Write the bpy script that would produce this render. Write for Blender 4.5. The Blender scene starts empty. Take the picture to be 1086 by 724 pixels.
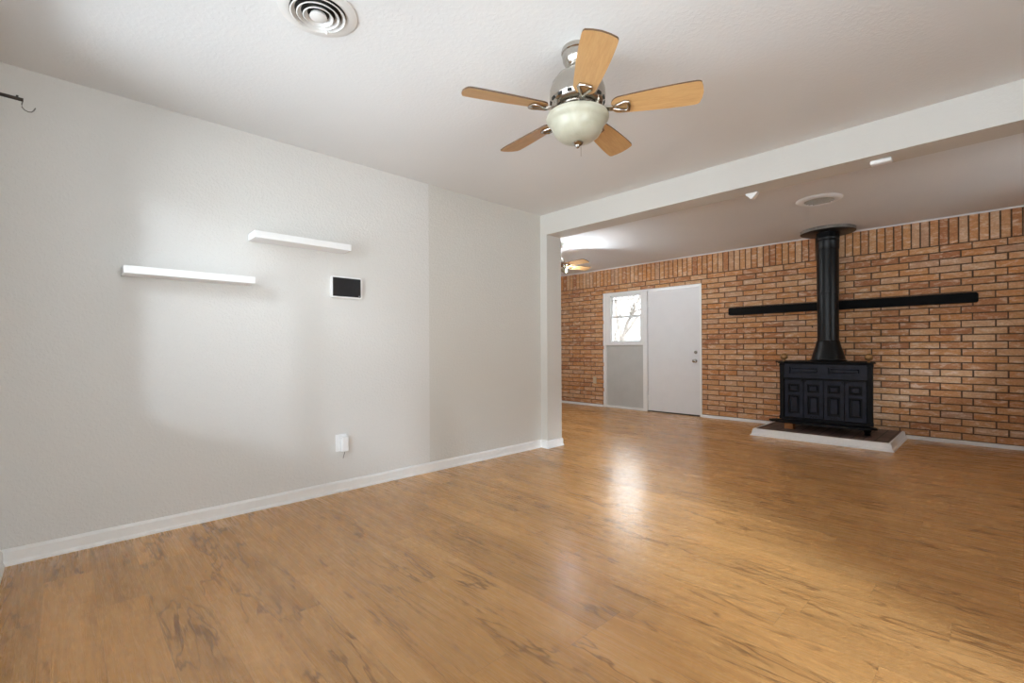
import bpy, bmesh, math, random
from mathutils import Vector, Matrix
random.seed(7)
PI = math.pi
SC = bpy.context.scene
COL = SC.collection

# ------------------------------------------------------------------ camera
CAM_H = 1.0398
YAW = math.radians(46.124)
ROLL = -0.0054
cd = bpy.data.cameras.new('camera')
cd.sensor_width = 36.0
cd.lens = 494.2056 / 1086 * 36
cd.shift_y = 7.7 / 1086
cd.clip_start = 0.02
cam = bpy.data.objects.new('camera', cd)
COL.objects.link(cam)
cam.matrix_world = (Matrix.Translation((0, 0, CAM_H)) @ Matrix.Rotation(YAW - PI / 2, 4, 'Z')
                    @ Matrix.Rotation(PI / 2, 4, 'X') @ Matrix.Rotation(ROLL, 4, 'Z'))
SC.camera = cam

# ------------------------------------------------------------------ view, world, light
SC.view_settings.view_transform = 'Standard'
SC.view_settings.look = 'None'
SC.view_settings.exposure = 1.42
SC.view_settings.gamma = 1.0
SC.view_settings.use_curve_mapping = False
try:
    SC.cycles.use_denoising = True
    SC.cycles.max_bounces = 14
    SC.cycles.diffuse_bounces = 8
    SC.cycles.glossy_bounces = 4
    SC.cycles.transparent_max_bounces = 12
    SC.cycles.sample_clamp_indirect = 12
except Exception:
    pass
SKY_STRENGTH = 3.2
BULB_STRENGTH = 440.0
w = bpy.data.worlds.new('world')
SC.world = w
w.use_nodes = True
wn = w.node_tree
wn.nodes.clear()
wo = wn.nodes.new('ShaderNodeOutputWorld')
wb = wn.nodes.new('ShaderNodeBackground')
wt = wn.nodes.new('ShaderNodeTexCoord')
ws = wn.nodes.new('ShaderNodeSeparateXYZ')
wr = wn.nodes.new('ShaderNodeValToRGB')
wm = wn.nodes.new('ShaderNodeMath')
wm.operation = 'MULTIPLY_ADD'
wm.inputs[1].default_value = 0.5
wm.inputs[2].default_value = 0.5
SKY = [(0.0, (1.24, 1.34, 1.46)), (0.47, (1.22, 1.32, 1.44)), (0.53, (0.35, 0.38, 0.43)), (1.0, (0.33, 0.37, 0.43))]
while len(wr.color_ramp.elements) < len(SKY):
    wr.color_ramp.elements.new(0.5)
for e_, (p_, c_) in zip(wr.color_ramp.elements, SKY):
    e_.position = p_
    e_.color = (*c_, 1)
wn.links.new(wt.outputs['Generated'], ws.inputs[0])
wn.links.new(ws.outputs['Z'], wm.inputs[0])
wn.links.new(wm.outputs[0], wr.inputs['Fac'])
# the open sky to the right of the house is brighter than the hazy side
wy = wn.nodes.new('ShaderNodeMapRange')
wy.inputs['From Min'].default_value = -0.2
wy.inputs['From Max'].default_value = 0.9
wy.inputs['To Min'].default_value = 0.0
wy.inputs['To Max'].default_value = 1.0
wd_ = wn.nodes.new('ShaderNodeMath')
wd_.operation = 'MAXIMUM'
wn_ = wn.nodes.new('ShaderNodeMath')
wn_.operation = 'MULTIPLY'
wn_.inputs[1].default_value = -1.0
wn.links.new(ws.outputs['Y'], wn_.inputs[0])
wn.links.new(ws.outputs['X'], wd_.inputs[0])
wn.links.new(wn_.outputs[0], wd_.inputs[1])
wn.links.new(wd_.outputs[0], wy.inputs['Value'])
wx = wn.nodes.new('ShaderNodeMixRGB')
wx.inputs['Color2'].default_value = (1.50, 1.56, 1.62, 1)
# ... but only in the bright haze low over the horizon
wz = wn.nodes.new('ShaderNodeMapRange')
wz.inputs['From Min'].default_value = 0.50
wz.inputs['From Max'].default_value = 0.36
wz.inputs['To Min'].default_value = 0.0
wz.inputs['To Max'].default_value = 1.0
wn.links.new(ws.outputs['Z'], wz.inputs['Value'])
wp = wn.nodes.new('ShaderNodeMath')
wp.operation = 'MULTIPLY'
wn.links.new(wy.outputs['Result'], wp.inputs[0])
wn.links.new(wz.outputs['Result'], wp.inputs[1])
wn.links.new(wp.outputs[0], wx.inputs['Fac'])
wn.links.new(wr.outputs['Color'], wx.inputs['Color1'])
wn.links.new(wx.outputs['Color'], wb.inputs['Color'])
wb.inputs['Strength'].default_value = SKY_STRENGTH
wn.links.new(wb.outputs[0], wo.inputs[0])

# hazy low sun behind thin cloud: a wide, soft source shining in through the near window
SUN_STRENGTH = 10.0
sl = bpy.data.lights.new('hazy_sun', 'SUN')
sl.energy = SUN_STRENGTH
sl.angle = math.radians(22)
sl.color = (0.86, 0.96, 1.10)
so = bpy.data.objects.new('hazy_sun', sl)
COL.objects.link(so)
so.location = (-6, -6.7, 5)
so.rotation_euler = Vector((1, 1.12, -0.62)).to_track_quat('-Z', 'Y').to_euler()


def portal(name, loc, direction, sx, sy):
    """daylight portal set in a window opening, facing into the room"""
    l = bpy.data.lights.new(name, 'AREA')
    l.shape = 'RECTANGLE'
    l.size, l.size_y = sx, sy
    l.cycles.is_portal = True
    o = bpy.data.objects.new(name, l)
    COL.objects.link(o)
    o.location = loc
    o.rotation_euler = Vector(direction).to_track_quat('-Z', 'Z').to_euler()
    return o


# ------------------------------------------------------------------ room measures
H = 2.44                       # ceiling
L = 3.3377                     # left wall plane (y)
XN = -0.226                   # near wall plane (x)
BF, BB = 3.6312, 3.8582        # header / partition front and back (x)
BZ = 2.2268                    # header underside
CY = 3.2466                    # end of the partition stub (y)
XB, ROT = 6.8875, 0.005        # brick wall
YR = -1.6                      # right wall of both rooms
YF = 6.5                       # left wall of the far room
# near window opening
NW = (1.25, 2.90, 0.90, 2.28)  # y0 y1 z0 z1
NW2 = (-0.90, 1.05, 0.90, 2.15)  # second near opening, unseen, added for more daylight
RW = (0.00, 1.15, 0.05, 2.05)  # unseen glazed door added for daylight, right wall x0 x1 z0 z1
RW2 = (4.70, 5.55, 1.20, 2.00)  # unseen window added to light the brick room, right wall
portal('window_portal', (XN - 0.10, (NW[0] + NW[1]) / 2, (NW[2] + NW[3]) / 2), (1, 0, 0), NW[1] - NW[0], NW[3] - NW[2])
portal('window_portal', (XN - 0.10, (NW2[0] + NW2[1]) / 2, (NW2[2] + NW2[3]) / 2), (1, 0, 0), NW2[1] - NW2[0], NW2[3] - NW2[2])  # portal of the added second opening
portal('added_door_portal', ((RW[0] + RW[1]) / 2, YR - 0.10, (RW[2] + RW[3]) / 2), (0, 1, 0), RW[1] - RW[0], RW[3] - RW[2])
portal('added_window_portal', ((RW2[0] + RW2[1]) / 2, YR - 0.10, (RW2[2] + RW2[3]) / 2), (0, 1, 0), RW2[1] - RW2[0], RW2[3] - RW2[2])
portal('sash_window_portal', (XB + 0.10, 4.40, 1.54), (-1, 0, 0), 0.62, 0.86)


# ------------------------------------------------------------------ materials
class N:
    """tiny node-graph helper"""
    def __init__(self, name):
        self.m = bpy.data.materials.new(name)
        self.m.use_nodes = True
        self.t = self.m.node_tree
        self.b = self.t.nodes['Principled BSDF']

    def n(self, kind, **kw):
        x = self.t.nodes.new(kind)
        for k, v in kw.items():
            if hasattr(x, k):
                setattr(x, k, v)
            else:
                x.inputs[k].default_value = v
        return x

    def l(self, a, b):
        self.t.links.new(a, b)

    def math(self, op, a, b=None, c=None):
        x = self.t.nodes.new('ShaderNodeMath')
        x.operation = op
        for i, v in enumerate((a, b, c)):
            if v is None:
                continue
            if isinstance(v, (int, float)):
                x.inputs[i].default_value = v
            else:
                self.l(v, x.inputs[i])
        return x.outputs[0]

    def mix(self, fac, a, b, mode='MIX'):
        x = self.t.nodes.new('ShaderNodeMixRGB')
        x.blend_type = mode
        for i, v in enumerate((fac, a, b)):
            if isinstance(v, (int, float)):
                x.inputs[i].default_value = v
            elif isinstance(v, tuple):
                x.inputs[i].default_value = v if len(v) == 4 else v + (1,)
            else:
                self.l(v, x.inputs[i])
        return x.outputs[0]

    def ramp(self, fac, stops):
        x = self.t.nodes.new('ShaderNodeValToRGB')
        cr = x.color_ramp
        while len(cr.elements) < len(stops):
            cr.elements.new(0.5)
        for e, (p, c) in zip(cr.elements, stops):
            e.position = p
            e.color = c if len(c) == 4 else tuple(c) + (1,)
        self.l(fac, x.inputs['Fac'])
        return x.outputs['Color']

    def coords(self, scale=(1, 1, 1)):
        tc = self.t.nodes.new('ShaderNodeTexCoord')
        mp = self.t.nodes.new('ShaderNodeMapping')
        mp.inputs['Scale'].default_value = scale
        self.l(tc.outputs['Object'], mp.inputs['Vector'])
        return mp.outputs['Vector']

    def noise(self, vec, scale, detail=4, rough=0.55, dist=0.0):
        x = self.t.nodes.new('ShaderNodeTexNoise')
        x.inputs['Scale'].default_value = scale
        x.inputs['Detail'].default_value = detail
        x.inputs['Roughness'].default_value = rough
        x.inputs['Distortion'].default_value = dist
        self.l(vec, x.inputs['Vector'])
        return x.outputs['Fac']

    def bump(self, h, strength, distance):
        x = self.t.nodes.new('ShaderNodeBump')
        x.inputs['Strength'].default_value = strength
        x.inputs['Distance'].default_value = distance
        self.l(h, x.inputs['Height'])
        self.l(x.outputs[0], self.b.inputs['Normal'])


def plain(name, col, rough=0.5, metal=0.0, var=0.04, scale=30, bump=0.0, bdist=0.002, spec=0.5):
    m = N(name)
    v = m.noise(m.coords(), scale, 3)
    lo = tuple(max(0, c * (1 - var)) for c in col)
    hi = tuple(min(1, c * (1 + var)) for c in col)
    m.l(m.ramp(v, [(0.3, lo), (0.7, hi)]), m.b.inputs['Base Color'])
    m.b.inputs['Roughness'].default_value = rough
    m.b.inputs['Metallic'].default_value = metal
    m.b.inputs['Specular IOR Level'].default_value = spec
    if bump:
        m.bump(v, bump, bdist)
    return m.m


def plaster(name, col, scale=70, strength=0.35):
    m = N(name)
    v = m.coords()
    a = m.noise(v, scale, 2, 0.5, 0.3)
    big = m.noise(v, 1.3, 2)
    lo = tuple(c * 0.985 for c in col)
    m.l(m.ramp(big, [(0.35, lo), (0.65, col)]), m.b.inputs['Base Color'])
    m.b.inputs['Roughness'].default_value = 0.75
    m.b.inputs['Specular IOR Level'].default_value = 0.3
    h = m.ramp(a, [(0.45, (0, 0, 0)), (0.62, (1, 1, 1))])
    m.bump(h, strength, 0.0025)
    return m.m


M_WALL = plaster('painted_plaster', (0.68, 0.668, 0.642))
M_WALL_DARK = plaster('older_painted_plaster', (0.615, 0.597, 0.553))
M_BEAM = plaster('painted_header', (0.62, 0.60, 0.56), 60, 0.15)
M_CEIL = plaster('ceiling_plaster', (0.74, 0.745, 0.745), 55, 0.14)
M_CEIL_FAR = plaster('far_ceiling_plaster', (0.75, 0.76, 0.77), 40, 0.2)
M_TRIM = plain('white_trim_paint', (0.80, 0.80, 0.785), 0.35, var=0.02)
M_DOOR = plain('door_paint', (0.74, 0.74, 0.745), 0.4, var=0.015, scale=6)
M_INFILL = plain('grey_panel_paint', (0.50, 0.50, 0.48), 0.6, var=0.04, scale=5, bump=0.1)
M_WHITE = plain('white_plastic', (0.82, 0.82, 0.82), 0.35, var=0.01)
M_VENT = plain('white_vent_enamel', (0.72, 0.71, 0.69), 0.45, var=0.01)
M_SHELF = plain('white_laminate', (0.84, 0.84, 0.84), 0.4, var=0.01)
M_BEIGE = plain('beige_plastic', (0.55, 0.45, 0.30), 0.4, var=0.02)
M_BLACKP = plain('black_screen', (0.018, 0.018, 0.02), 0.18, var=0.1)
M_DARKGAP = plain('dark_duct', (0.02, 0.018, 0.015), 0.8, var=0.1)
M_VENTSLAT = plain('vent_slat_paint', (0.35, 0.32, 0.28), 0.5, var=0.05)
M_NICKEL = plain('brushed_nickel', (0.50, 0.465, 0.42), 0.17, 1.0, 0.05, 120)
M_BRONZE = plain('dark_bronze', (0.035, 0.025, 0.018), 0.4, 0.6, 0.2)
M_WIRE = plain('grey_wire', (0.18, 0.17, 0.15), 0.4, 0.7, 0.1)
M_IRON = plain('black_cast_iron', (0.0035, 0.0035, 0.0045), 0.5, 0.0, 0.25, 60, 0.2, 0.0015, spec=0.18)
M_IRON2 = plain('blue_black_cast_iron', (0.011, 0.0135, 0.026), 0.48, 0.0, 0.45, 14, 0.15, 0.0015, spec=0.3)
M_PIPE = plain('black_stove_pipe', (0.0040, 0.0040, 0.0045), 0.36, 0.0, 0.3, 9, spec=0.3)
M_PLATE = plain('grey_metal_rim', (0.20, 0.19, 0.18), 0.5, 0.4, 0.3, 12)
M_BRASS = plain('aged_brass', (0.42, 0.25, 0.11), 0.38, 0.75, 0.3, 40)
M_MANTEL = plain('black_painted_wood', (0.0030, 0.0028, 0.0030), 0.6, 0.0, 0.2, 20, spec=0.1)
M_EDGE = plain('dark_blade_edge', (0.09, 0.045, 0.02), 0.4, var=0.1)
M_BARK = plain('pale_bark', (0.20, 0.165, 0.135), 0.9, var=0.3, scale=12)
M_LAWN = plain('pale_concrete', (0.42, 0.41, 0.39), 0.95, var=0.4, scale=4)


def hill_mat():
    m = N('leafless_scrub')
    v = m.coords((1, 1.4, 0.7))
    a = m.noise(v, 1.1, 6, 0.75, 1.5)
    m.l(m.ramp(a, [(0.40, (0.17, 0.145, 0.12)), (0.52, (0.42, 0.395, 0.365)), (0.62, (0.60, 0.59, 0.58))]), m.b.inputs['Base Color'])
    m.b.inputs['Roughness'].default_value = 1.0
    return m.m


M_HILL = hill_mat()


def wood(name, base, dark, stretch, scale=9, rough=0.4):
    m = N(name)
    v = m.coords(stretch)
    a = m.noise(v, scale, 5, 0.6, 0.4)
    b = m.noise(v, scale * 4, 3, 0.6)
    c = m.ramp(a, [(0.3, dark), (0.65, base)])
    m.l(m.mix(0.35, c, m.ramp(b, [(0.35, dark), (0.6, base)])), m.b.inputs['Base Color'])
    m.b.inputs['Roughness'].default_value = rough
    return m.m


M_BLADE = wood('maple_veneer', (0.58, 0.35, 0.155), (0.47, 0.26, 0.10), (1.2, 9, 9), 5, 0.4)
M_BLOCK = wood('raw_pine', (0.42, 0.17, 0.05), (0.30, 0.11, 0.03), (3, 3, 1), 9, 0.7)


def glass_mat():
    m = N('window_glass')
    m.t.nodes.remove(m.b)
    out = m.t.nodes['Material Output']
    tr = m.n('ShaderNodeBsdfTransparent')
    tr.inputs['Color'].default_value = (0.95, 0.97, 0.97, 1)
    gl = m.n('ShaderNodeBsdfGlossy')
    gl.inputs['Roughness'].default_value = 0.02
    fr = m.n('ShaderNodeFresnel')
    fr.inputs['IOR'].default_value = 1.45
    mx = m.n('ShaderNodeMixShader')
    m.l(fr.outputs[0], mx.inputs[0])
    m.l(tr.outputs[0], mx.inputs[1])
    m.l(gl.outputs[0], mx.inputs[2])
    m.l(mx.outputs[0], out.inputs['Surface'])
    return m.m


M_GLASS = glass_mat()


def bowl_mat():
    m = N('alabaster_glass')
    v = m.coords()
    a = m.noise(v, 9, 4, 0.6, 1.2)
    m.l(m.ramp(a, [(0.3, (0.36, 0.345, 0.265)), (0.7, (0.45, 0.43, 0.34))]), m.b.inputs['Base Color'])
    m.b.inputs['Roughness'].default_value = 0.28
    m.b.inputs['Subsurface Weight'].default_value = 0.35
    m.b.inputs['Subsurface Radius'].default_value = (0.03, 0.028, 0.02)
    return m.m


M_BOWL = bowl_mat()


def emit(name, col, strength):
    m = N(name)
    m.b.inputs['Base Color'].default_value = (*col, 1)
    m.b.inputs['Emission Color'].default_value = (*col, 1)
    m.b.inputs['Emission Strength'].default_value = strength
    return m.m


M_BULB = emit('lit_bulb', (0.92, 1.0, 1.08), BULB_STRENGTH)


def floor_mat():
    """oak planks running along y, 0.165 m wide, 1.22 m long, staggered at random"""
    m = N('oak_laminate_planks')
    tc = m.t.nodes.new('ShaderNodeTexCoord')
    sp = m.t.nodes.new('ShaderNodeSeparateXYZ')
    m.l(tc.outputs['Object'], sp.inputs[0])
    X, Y = sp.outputs['X'], sp.outputs['Y']
    PW, PL = 0.165, 1.22
    u = m.math('DIVIDE', m.math('ADD', X, 20.035), PW)
    row = m.math('FLOOR', u)
    fu = m.math('FRACT', u)
    wn1 = m.t.nodes.new('ShaderNodeTexWhiteNoise')
    wn1.noise_dimensions = '1D'
    m.l(row, wn1.inputs['W'])
    v = m.math('ADD', m.math('DIVIDE', m.math('ADD', Y, 20.0), PL), m.math('MULTIPLY', wn1.outputs['Value'], 7.0))
    colm = m.math('FLOOR', v)
    fv = m.math('FRACT', v)
    wn2 = m.t.nodes.new('ShaderNodeTexWhiteNoise')
    wn2.noise_dimensions = '2D'
    cb = m.t.nodes.new('ShaderNodeCombineXYZ')
    m.l(row, cb.inputs[0])
    m.l(colm, cb.inputs[1])
    m.l(cb.outputs[0], wn2.inputs['Vector'])
    rnd = wn2.outputs['Value']
    # grain coordinates, shifted per plank
    cg = m.t.nodes.new('ShaderNodeCombineXYZ')
    m.l(m.math('ADD', X, m.math('MULTIPLY', rnd, 37.0)), cg.inputs[0])
    m.l(m.math('MULTIPLY', Y, 0.045), cg.inputs[1])
    m.l(m.math('MULTIPLY', rnd, 11.0), cg.inputs[2])
    cg2 = m.t.nodes.new('ShaderNodeCombineXYZ')
    m.l(m.math('ADD', X, m.math('MULTIPLY', rnd, 17.0)), cg2.inputs[0])
    m.l(m.math('MULTIPLY', Y, 0.16), cg2.inputs[1])
    m.l(m.math('MULTIPLY', rnd, 5.0), cg2.inputs[2])
    g1 = m.noise(cg.outputs[0], 11, 5, 0.6, 0.6)       # broad figure
    g2 = m.noise(cg.outputs[0], 95, 4, 0.65, 0.3)      # fine grain
    g3 = m.noise(cg2.outputs[0], 13, 3, 0.55, 0.45)     # cracks
    g4 = m.noise(cg2.outputs[0], 4.2, 3, 0.6, 0.9)     # patches where cracks appear
    base = m.ramp(g1, [(0.28, (0.47, 0.24, 0.084)), (0.48, (0.60, 0.325, 0.118)), (0.72, (0.66, 0.38, 0.155))])
    fine = m.ramp(g2, [(0.32, (0.84, 0.81, 0.77)), (0.60, (1, 1, 1))])
    c = m.mix(0.75, base, fine, 'MULTIPLY')
    ca = m.math('ABSOLUTE', m.math('SUBTRACT', g3, 0.5))
    crk = m.ramp(ca, [(0.0, (1, 1, 1)), (0.012, (0.7, 0.7, 0.7)), (0.034, (0, 0, 0))])
    pat = m.ramp(g4, [(0.44, (0, 0, 0)), (0.56, (1, 1, 1))])
    ck = m.mix(1.0, crk, pat, 'MULTIPLY')
    c = m.mix(m.math('MULTIPLY', ck, 0.72), c, (0.15, 0.062, 0.022))
    # knots
    vo = m.t.nodes.new('ShaderNodeTexVoronoi')
    vo.inputs['Scale'].default_value = 1.7
    m.l(m.coords((1.6, 0.8, 1)), vo.inputs['Vector'])
    kn = m.ramp(vo.outputs['Distance'], [(0.0, (1, 1, 1)), (0.018, (0.5, 0.5, 0.5)), (0.05, (0, 0, 0))])
    c = m.mix(m.math('MULTIPLY', kn, 0.75), c, (0.11, 0.05, 0.02))
    # per plank tone
    tone = m.ramp(rnd, [(0.0, (0.88, 0.865, 0.845)), (0.5, (0.97, 0.96, 0.94)), (1.0, (1.10, 1.09, 1.07))])
    c = m.mix(1.0, c, tone, 'MULTIPLY')
    # seams
    eu = m.math('MINIMUM', fu, m.math('SUBTRACT', 1.0, fu))
    ev = m.math('MINIMUM', fv, m.math('SUBTRACT', 1.0, fv))
    su = m.math('LESS_THAN', eu, 0.008)
    sv = m.math('LESS_THAN', ev, 0.0011)
    seam = m.math('MAXIMUM', su, sv)
    c = m.mix(m.math('MULTIPLY', seam, 0.3), c, (0.12, 0.06, 0.025))
    m.l(c, m.b.inputs['Base Color'])
    m.l(m.ramp(g2, [(0.3, (0.31,) * 3), (0.7, (0.23,) * 3)]), m.b.inputs['Roughness'])
    m.b.inputs['Specular IOR Level'].default_value = 0.62
    hgt = m.math('SUBTRACT', m.math('MULTIPLY', g2, 0.5), m.math('MULTIPLY', seam, 0.8))
    m.bump(hgt, 0.22, 0.0012)
    return m.m


M_FLOOR = floor_mat()


def brick_mat():
    m = N('orange_brown_brick')
    geo = m.t.nodes.new('ShaderNodeNewGeometry')
    rnd = geo.outputs['Random Per Island']
    v = m.coords()
    cb = m.t.nodes.new('ShaderNodeVectorMath')
    cb.operation = 'ADD'
    sc_ = m.t.nodes.new('ShaderNodeCombineXYZ')
    m.l(m.math('MULTIPLY', rnd, 53.0), sc_.inputs[0])
    m.l(v, cb.inputs[0])
    m.l(sc_.outputs[0], cb.inputs[1])
    vv = cb.outputs[0]
    c = m.ramp(rnd, [(0.0, (0.43, 0.185, 0.088)), (0.22, (0.54, 0.265, 0.120)), (0.45, (0.62, 0.345, 0.168)),
                     (0.65, (0.59, 0.265, 0.098)), (0.85, (0.66, 0.41, 0.235)), (1.0, (0.52, 0.31, 0.195))])
    mp = m.t.nodes.new('ShaderNodeMapping')
    mp.inputs['Scale'].default_value = (1, 1, 3.2)
    m.l(vv, mp.inputs['Vector'])
    s1 = m.noise(mp.outputs[0], 9, 5, 0.7, 0.5)
    s2 = m.noise(vv, 60, 3, 0.6)
    c = m.mix(m.math('MULTIPLY', m.ramp(s1, [(0.50, (0, 0, 0)), (0.66, (1, 1, 1))]), 0.72), c, (0.80, 0.62, 0.46))
    c = m.mix(m.math('MULTIPLY', m.ramp(s1, [(0.25, (1, 1, 1)), (0.42, (0, 0, 0))]), 0.65), c, (0.32, 0.125, 0.050))
    c = m.mix(0.5, c, m.ramp(s2, [(0.3, (0.6, 0.57, 0.55)), (0.65, (1.0, 1.0, 1.0))]), 'MULTIPLY')
    m.l(c, m.b.inputs['Base Color'])
    m.b.inputs['Roughness'].default_value = 0.85
    m.b.inputs['Specular IOR Level'].default_value = 0.25
    m.bump(m.math('ADD', s2, s1), 0.5, 0.003)
    return m.m


M_BRICK = brick_mat()
M_MORTAR = plain('brown_mortar', (0.13, 0.080, 0.050), 0.95, var=0.25, scale=45, bump=0.3)


def tile_mat():
    m = N('brown_brick_pavers')
    bt = m.t.nodes.new('ShaderNodeTexBrick')
    m.l(m.coords(), bt.inputs['Vector'])
    bt.offset = 0.5
    bt.inputs['Scale'].default_value = 1.0
    bt.inputs['Brick Width'].default_value = 0.21
    bt.inputs['Row Height'].default_value = 0.10
    bt.inputs['Mortar Size'].default_value = 0.006
    bt.inputs['Color1'].default_value = (0.16, 0.105, 0.085, 1)
    bt.inputs['Color2'].default_value = (0.105, 0.07, 0.058, 1)
    bt.inputs['Mortar'].default_value = (0.022, 0.016, 0.013, 1)
    m.l(bt.outputs['Color'], m.b.inputs['Base Color'])
    m.b.inputs['Roughness'].default_value = 0.55
    return m.m


M_TILE = tile_mat()


# ------------------------------------------------------------------ mesh helpers
def obj(name, bm, mats, parent=None, bevel=0, seg=2, smooth=None):
    bmesh.ops.recalc_face_normals(bm, faces=bm.faces[:])
    me = bpy.data.meshes.new(name)
    bm.to_mesh(me)
    bm.free()
    for mm in (mats if isinstance(mats, (list, tuple)) else [mats]):
        me.materials.append(mm)
    o = bpy.data.objects.new(name, me)
    COL.objects.link(o)
    if parent is not None:
        o.parent = parent
    if smooth is not None:
        for p in me.polygons:
            p.use_smooth = True
        try:
            me.set_sharp_from_angle(angle=math.radians(smooth))
        except Exception:
            pass
    if bevel:
        md = o.modifiers.new('bevel', 'BEVEL')
        md.width = bevel
        md.segments = seg
        md.limit_method = 'ANGLE'
        md.angle_limit = math.radians(40)
    return o


def thing(name, label, cat, loc=(0, 0, 0), rz=0, group=None):
    o = bpy.data.objects.new(name, None)
    o.empty_display_size = 0.05
    COL.objects.link(o)
    o.location = loc
    o.rotation_euler = (0, 0, rz)
    o['label'] = label
    o['category'] = cat
    if group:
        o['group'] = group
    return o


def tag(o, label, cat, group=None):
    o['label'] = label
    o['category'] = cat
    if group:
        o['group'] = group
    return o


def struct(name, bm, mats, label, cat, **kw):
    o = obj(name, bm, mats, **kw)
    o['kind'] = 'structure'
    return tag(o, label, cat)


def new():
    return bmesh.new()


def box(bm, x0, x1, y0, y1, z0, z1, mi=0):
    vs = [bm.verts.new(p) for p in ((x0, y0, z0), (x1, y0, z0), (x1, y1, z0), (x0, y1, z0),
                                    (x0, y0, z1), (x1, y0, z1), (x1, y1, z1), (x0, y1, z1))]
    for f in ((3, 2, 1, 0), (4, 5, 6, 7), (0, 1, 5, 4), (1, 2, 6, 5), (2, 3, 7, 6), (3, 0, 4, 7)):
        bm.faces.new([vs[i] for i in f]).material_index = mi
    return bm


def prism(bm, pts, axis, a, b, mi=0, side=None):
    """extrude a 2D outline along an axis ('x','y','z') from a to b"""
    def P(p, t):
        if axis == 'x':
            return (t, p[0], p[1])
        if axis == 'y':
            return (p[0], t, p[1])
        return (p[0], p[1], t)
    A = [bm.verts.new(P(p, a)) for p in pts]
    B = [bm.verts.new(P(p, b)) for p in pts]
    n = len(pts)
    bm.faces.new(A).material_index = mi
    bm.faces.new(B[::-1]).material_index = mi
    for i in range(n):
        bm.faces.new((A[i], B[i], B[(i + 1) % n], A[(i + 1) % n])).material_index = mi if side is None else side
    return bm


def lathe(bm, prof, seg=48, c=(0, 0), closed=False, mi=0):
    rings = []
    for r, z in prof:
        if r < 1e-6:
            rings.append([bm.verts.new((c[0], c[1], z))])
        else:
            rings.append([bm.verts.new((c[0] + r * math.cos(2 * PI * k / seg), c[1] + r * math.sin(2 * PI * k / seg), z)) for k in range(seg)])
    pairs = list(zip(rings, rings[1:]))
    if closed:
        pairs.append((rings[-1], rings[0]))
    for A, B in pairs:
        for k in range(seg):
            k2 = (k + 1) % seg
            if len(A) == 1 and len(B) == 1:
                continue
            if len(A) == 1:
                f = (A[0], B[k2], B[k])
            elif len(B) == 1:
                f = (A[k], A[k2], B[0])
            else:
                f = (A[k], A[k2], B[k2], B[k])
            bm.faces.new(f).material_index = mi
    return bm


def tube(bm, pts, r, seg=10, closed=False, cap=True):
    pts = [Vector(p) for p in pts]
    n = len(pts)
    rings = []
    up = Vector((0, 0, 1))
    for i, p in enumerate(pts):
        if closed:
            d = (pts[(i + 1) % n] - pts[i - 1]).normalized()
        else:
            d = (pts[min(i + 1, n - 1)] - pts[max(i - 1, 0)]).normalized()
        s = d.cross(up)
        if s.length < 0.05:
            s = d.cross(Vector((1, 0, 0)))
        s.normalize()
        t = s.cross(d).normalized()
        rr = r[i] if isinstance(r, (list, tuple)) else r
        rings.append([bm.verts.new(p + (s * math.cos(2 * PI * k / seg) + t * math.sin(2 * PI * k / seg)) * rr) for k in range(seg)])
    for i in range(n if closed else n - 1):
        A, B = rings[i], rings[(i + 1) % n]
        for k in range(seg):
            bm.faces.new((A[k], A[(k + 1) % seg], B[(k + 1) % seg], B[k]))
    if cap and not closed:
        bm.faces.new(rings[0])
        bm.faces.new(rings[-1][::-1])
    return bm


def ball(bm, c, r, u=20, v=12):
    bmesh.ops.create_uvsphere(bm, u_segments=u, v_segments=v, radius=r, matrix=Matrix.Translation(c))
    return bm


def xform(bm, mat):
    bmesh.ops.transform(bm, matrix=mat, verts=bm.verts[:])
    return bm


def wall_with_hole(bm, axis, a, b, u0, u1, z0, z1, hole):
    """slab between a and b along axis; hole (u0,u1,z0,z1)"""
    hu0, hu1, hz0, hz1 = hole
    for (p, q, r, s) in ((u0, hu0, z0, z1), (hu1, u1, z0, z1), (hu0, hu1, z0, hz0), (hu0, hu1, hz1, z1)):
        if q - p < 1e-5 or s - r < 1e-5:
            continue
        if axis == 'x':
            box(bm, a, b, p, q, r, s)
        else:
            box(bm, p, q, a, b, r, s)
    return bm


# ------------------------------------------------------------------ setting: shell
XE = XB + 0.30
bm = box(new(), XN - 0.2, XE, YR - 0.2, YF + 0.2, -0.12, 0.0)
struct('floor', bm, M_FLOOR, 'oak plank laminate floor running through both rooms', 'floor')
bm = box(new(), XN - 0.2, BF + 0.05, YR - 0.2, L + 0.15, H, H + 0.12)
struct('ceiling', bm, M_CEIL, 'white textured ceiling of the near room', 'ceiling')
bm = box(new(), BF + 0.05, XE, YR - 0.2, YF + 0.2, H, H + 0.12)
struct('ceiling_far', bm, M_CEIL_FAR, 'greyer ceiling over the brick room behind the header', 'ceiling')

PAINT = 2.235                  # the paint changes here, floor to ceiling
bm = new()
box(bm, XN - 0.2, PAINT, L, L + 0.15, 0, H, 0)
box(bm, PAINT, BF, L, L + 0.15, 0, H, 1)
struct('wall_left', bm, [M_WALL, M_WALL_DARK], 'left wall in pale grey paint with a darker painted end', 'wall')

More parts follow.
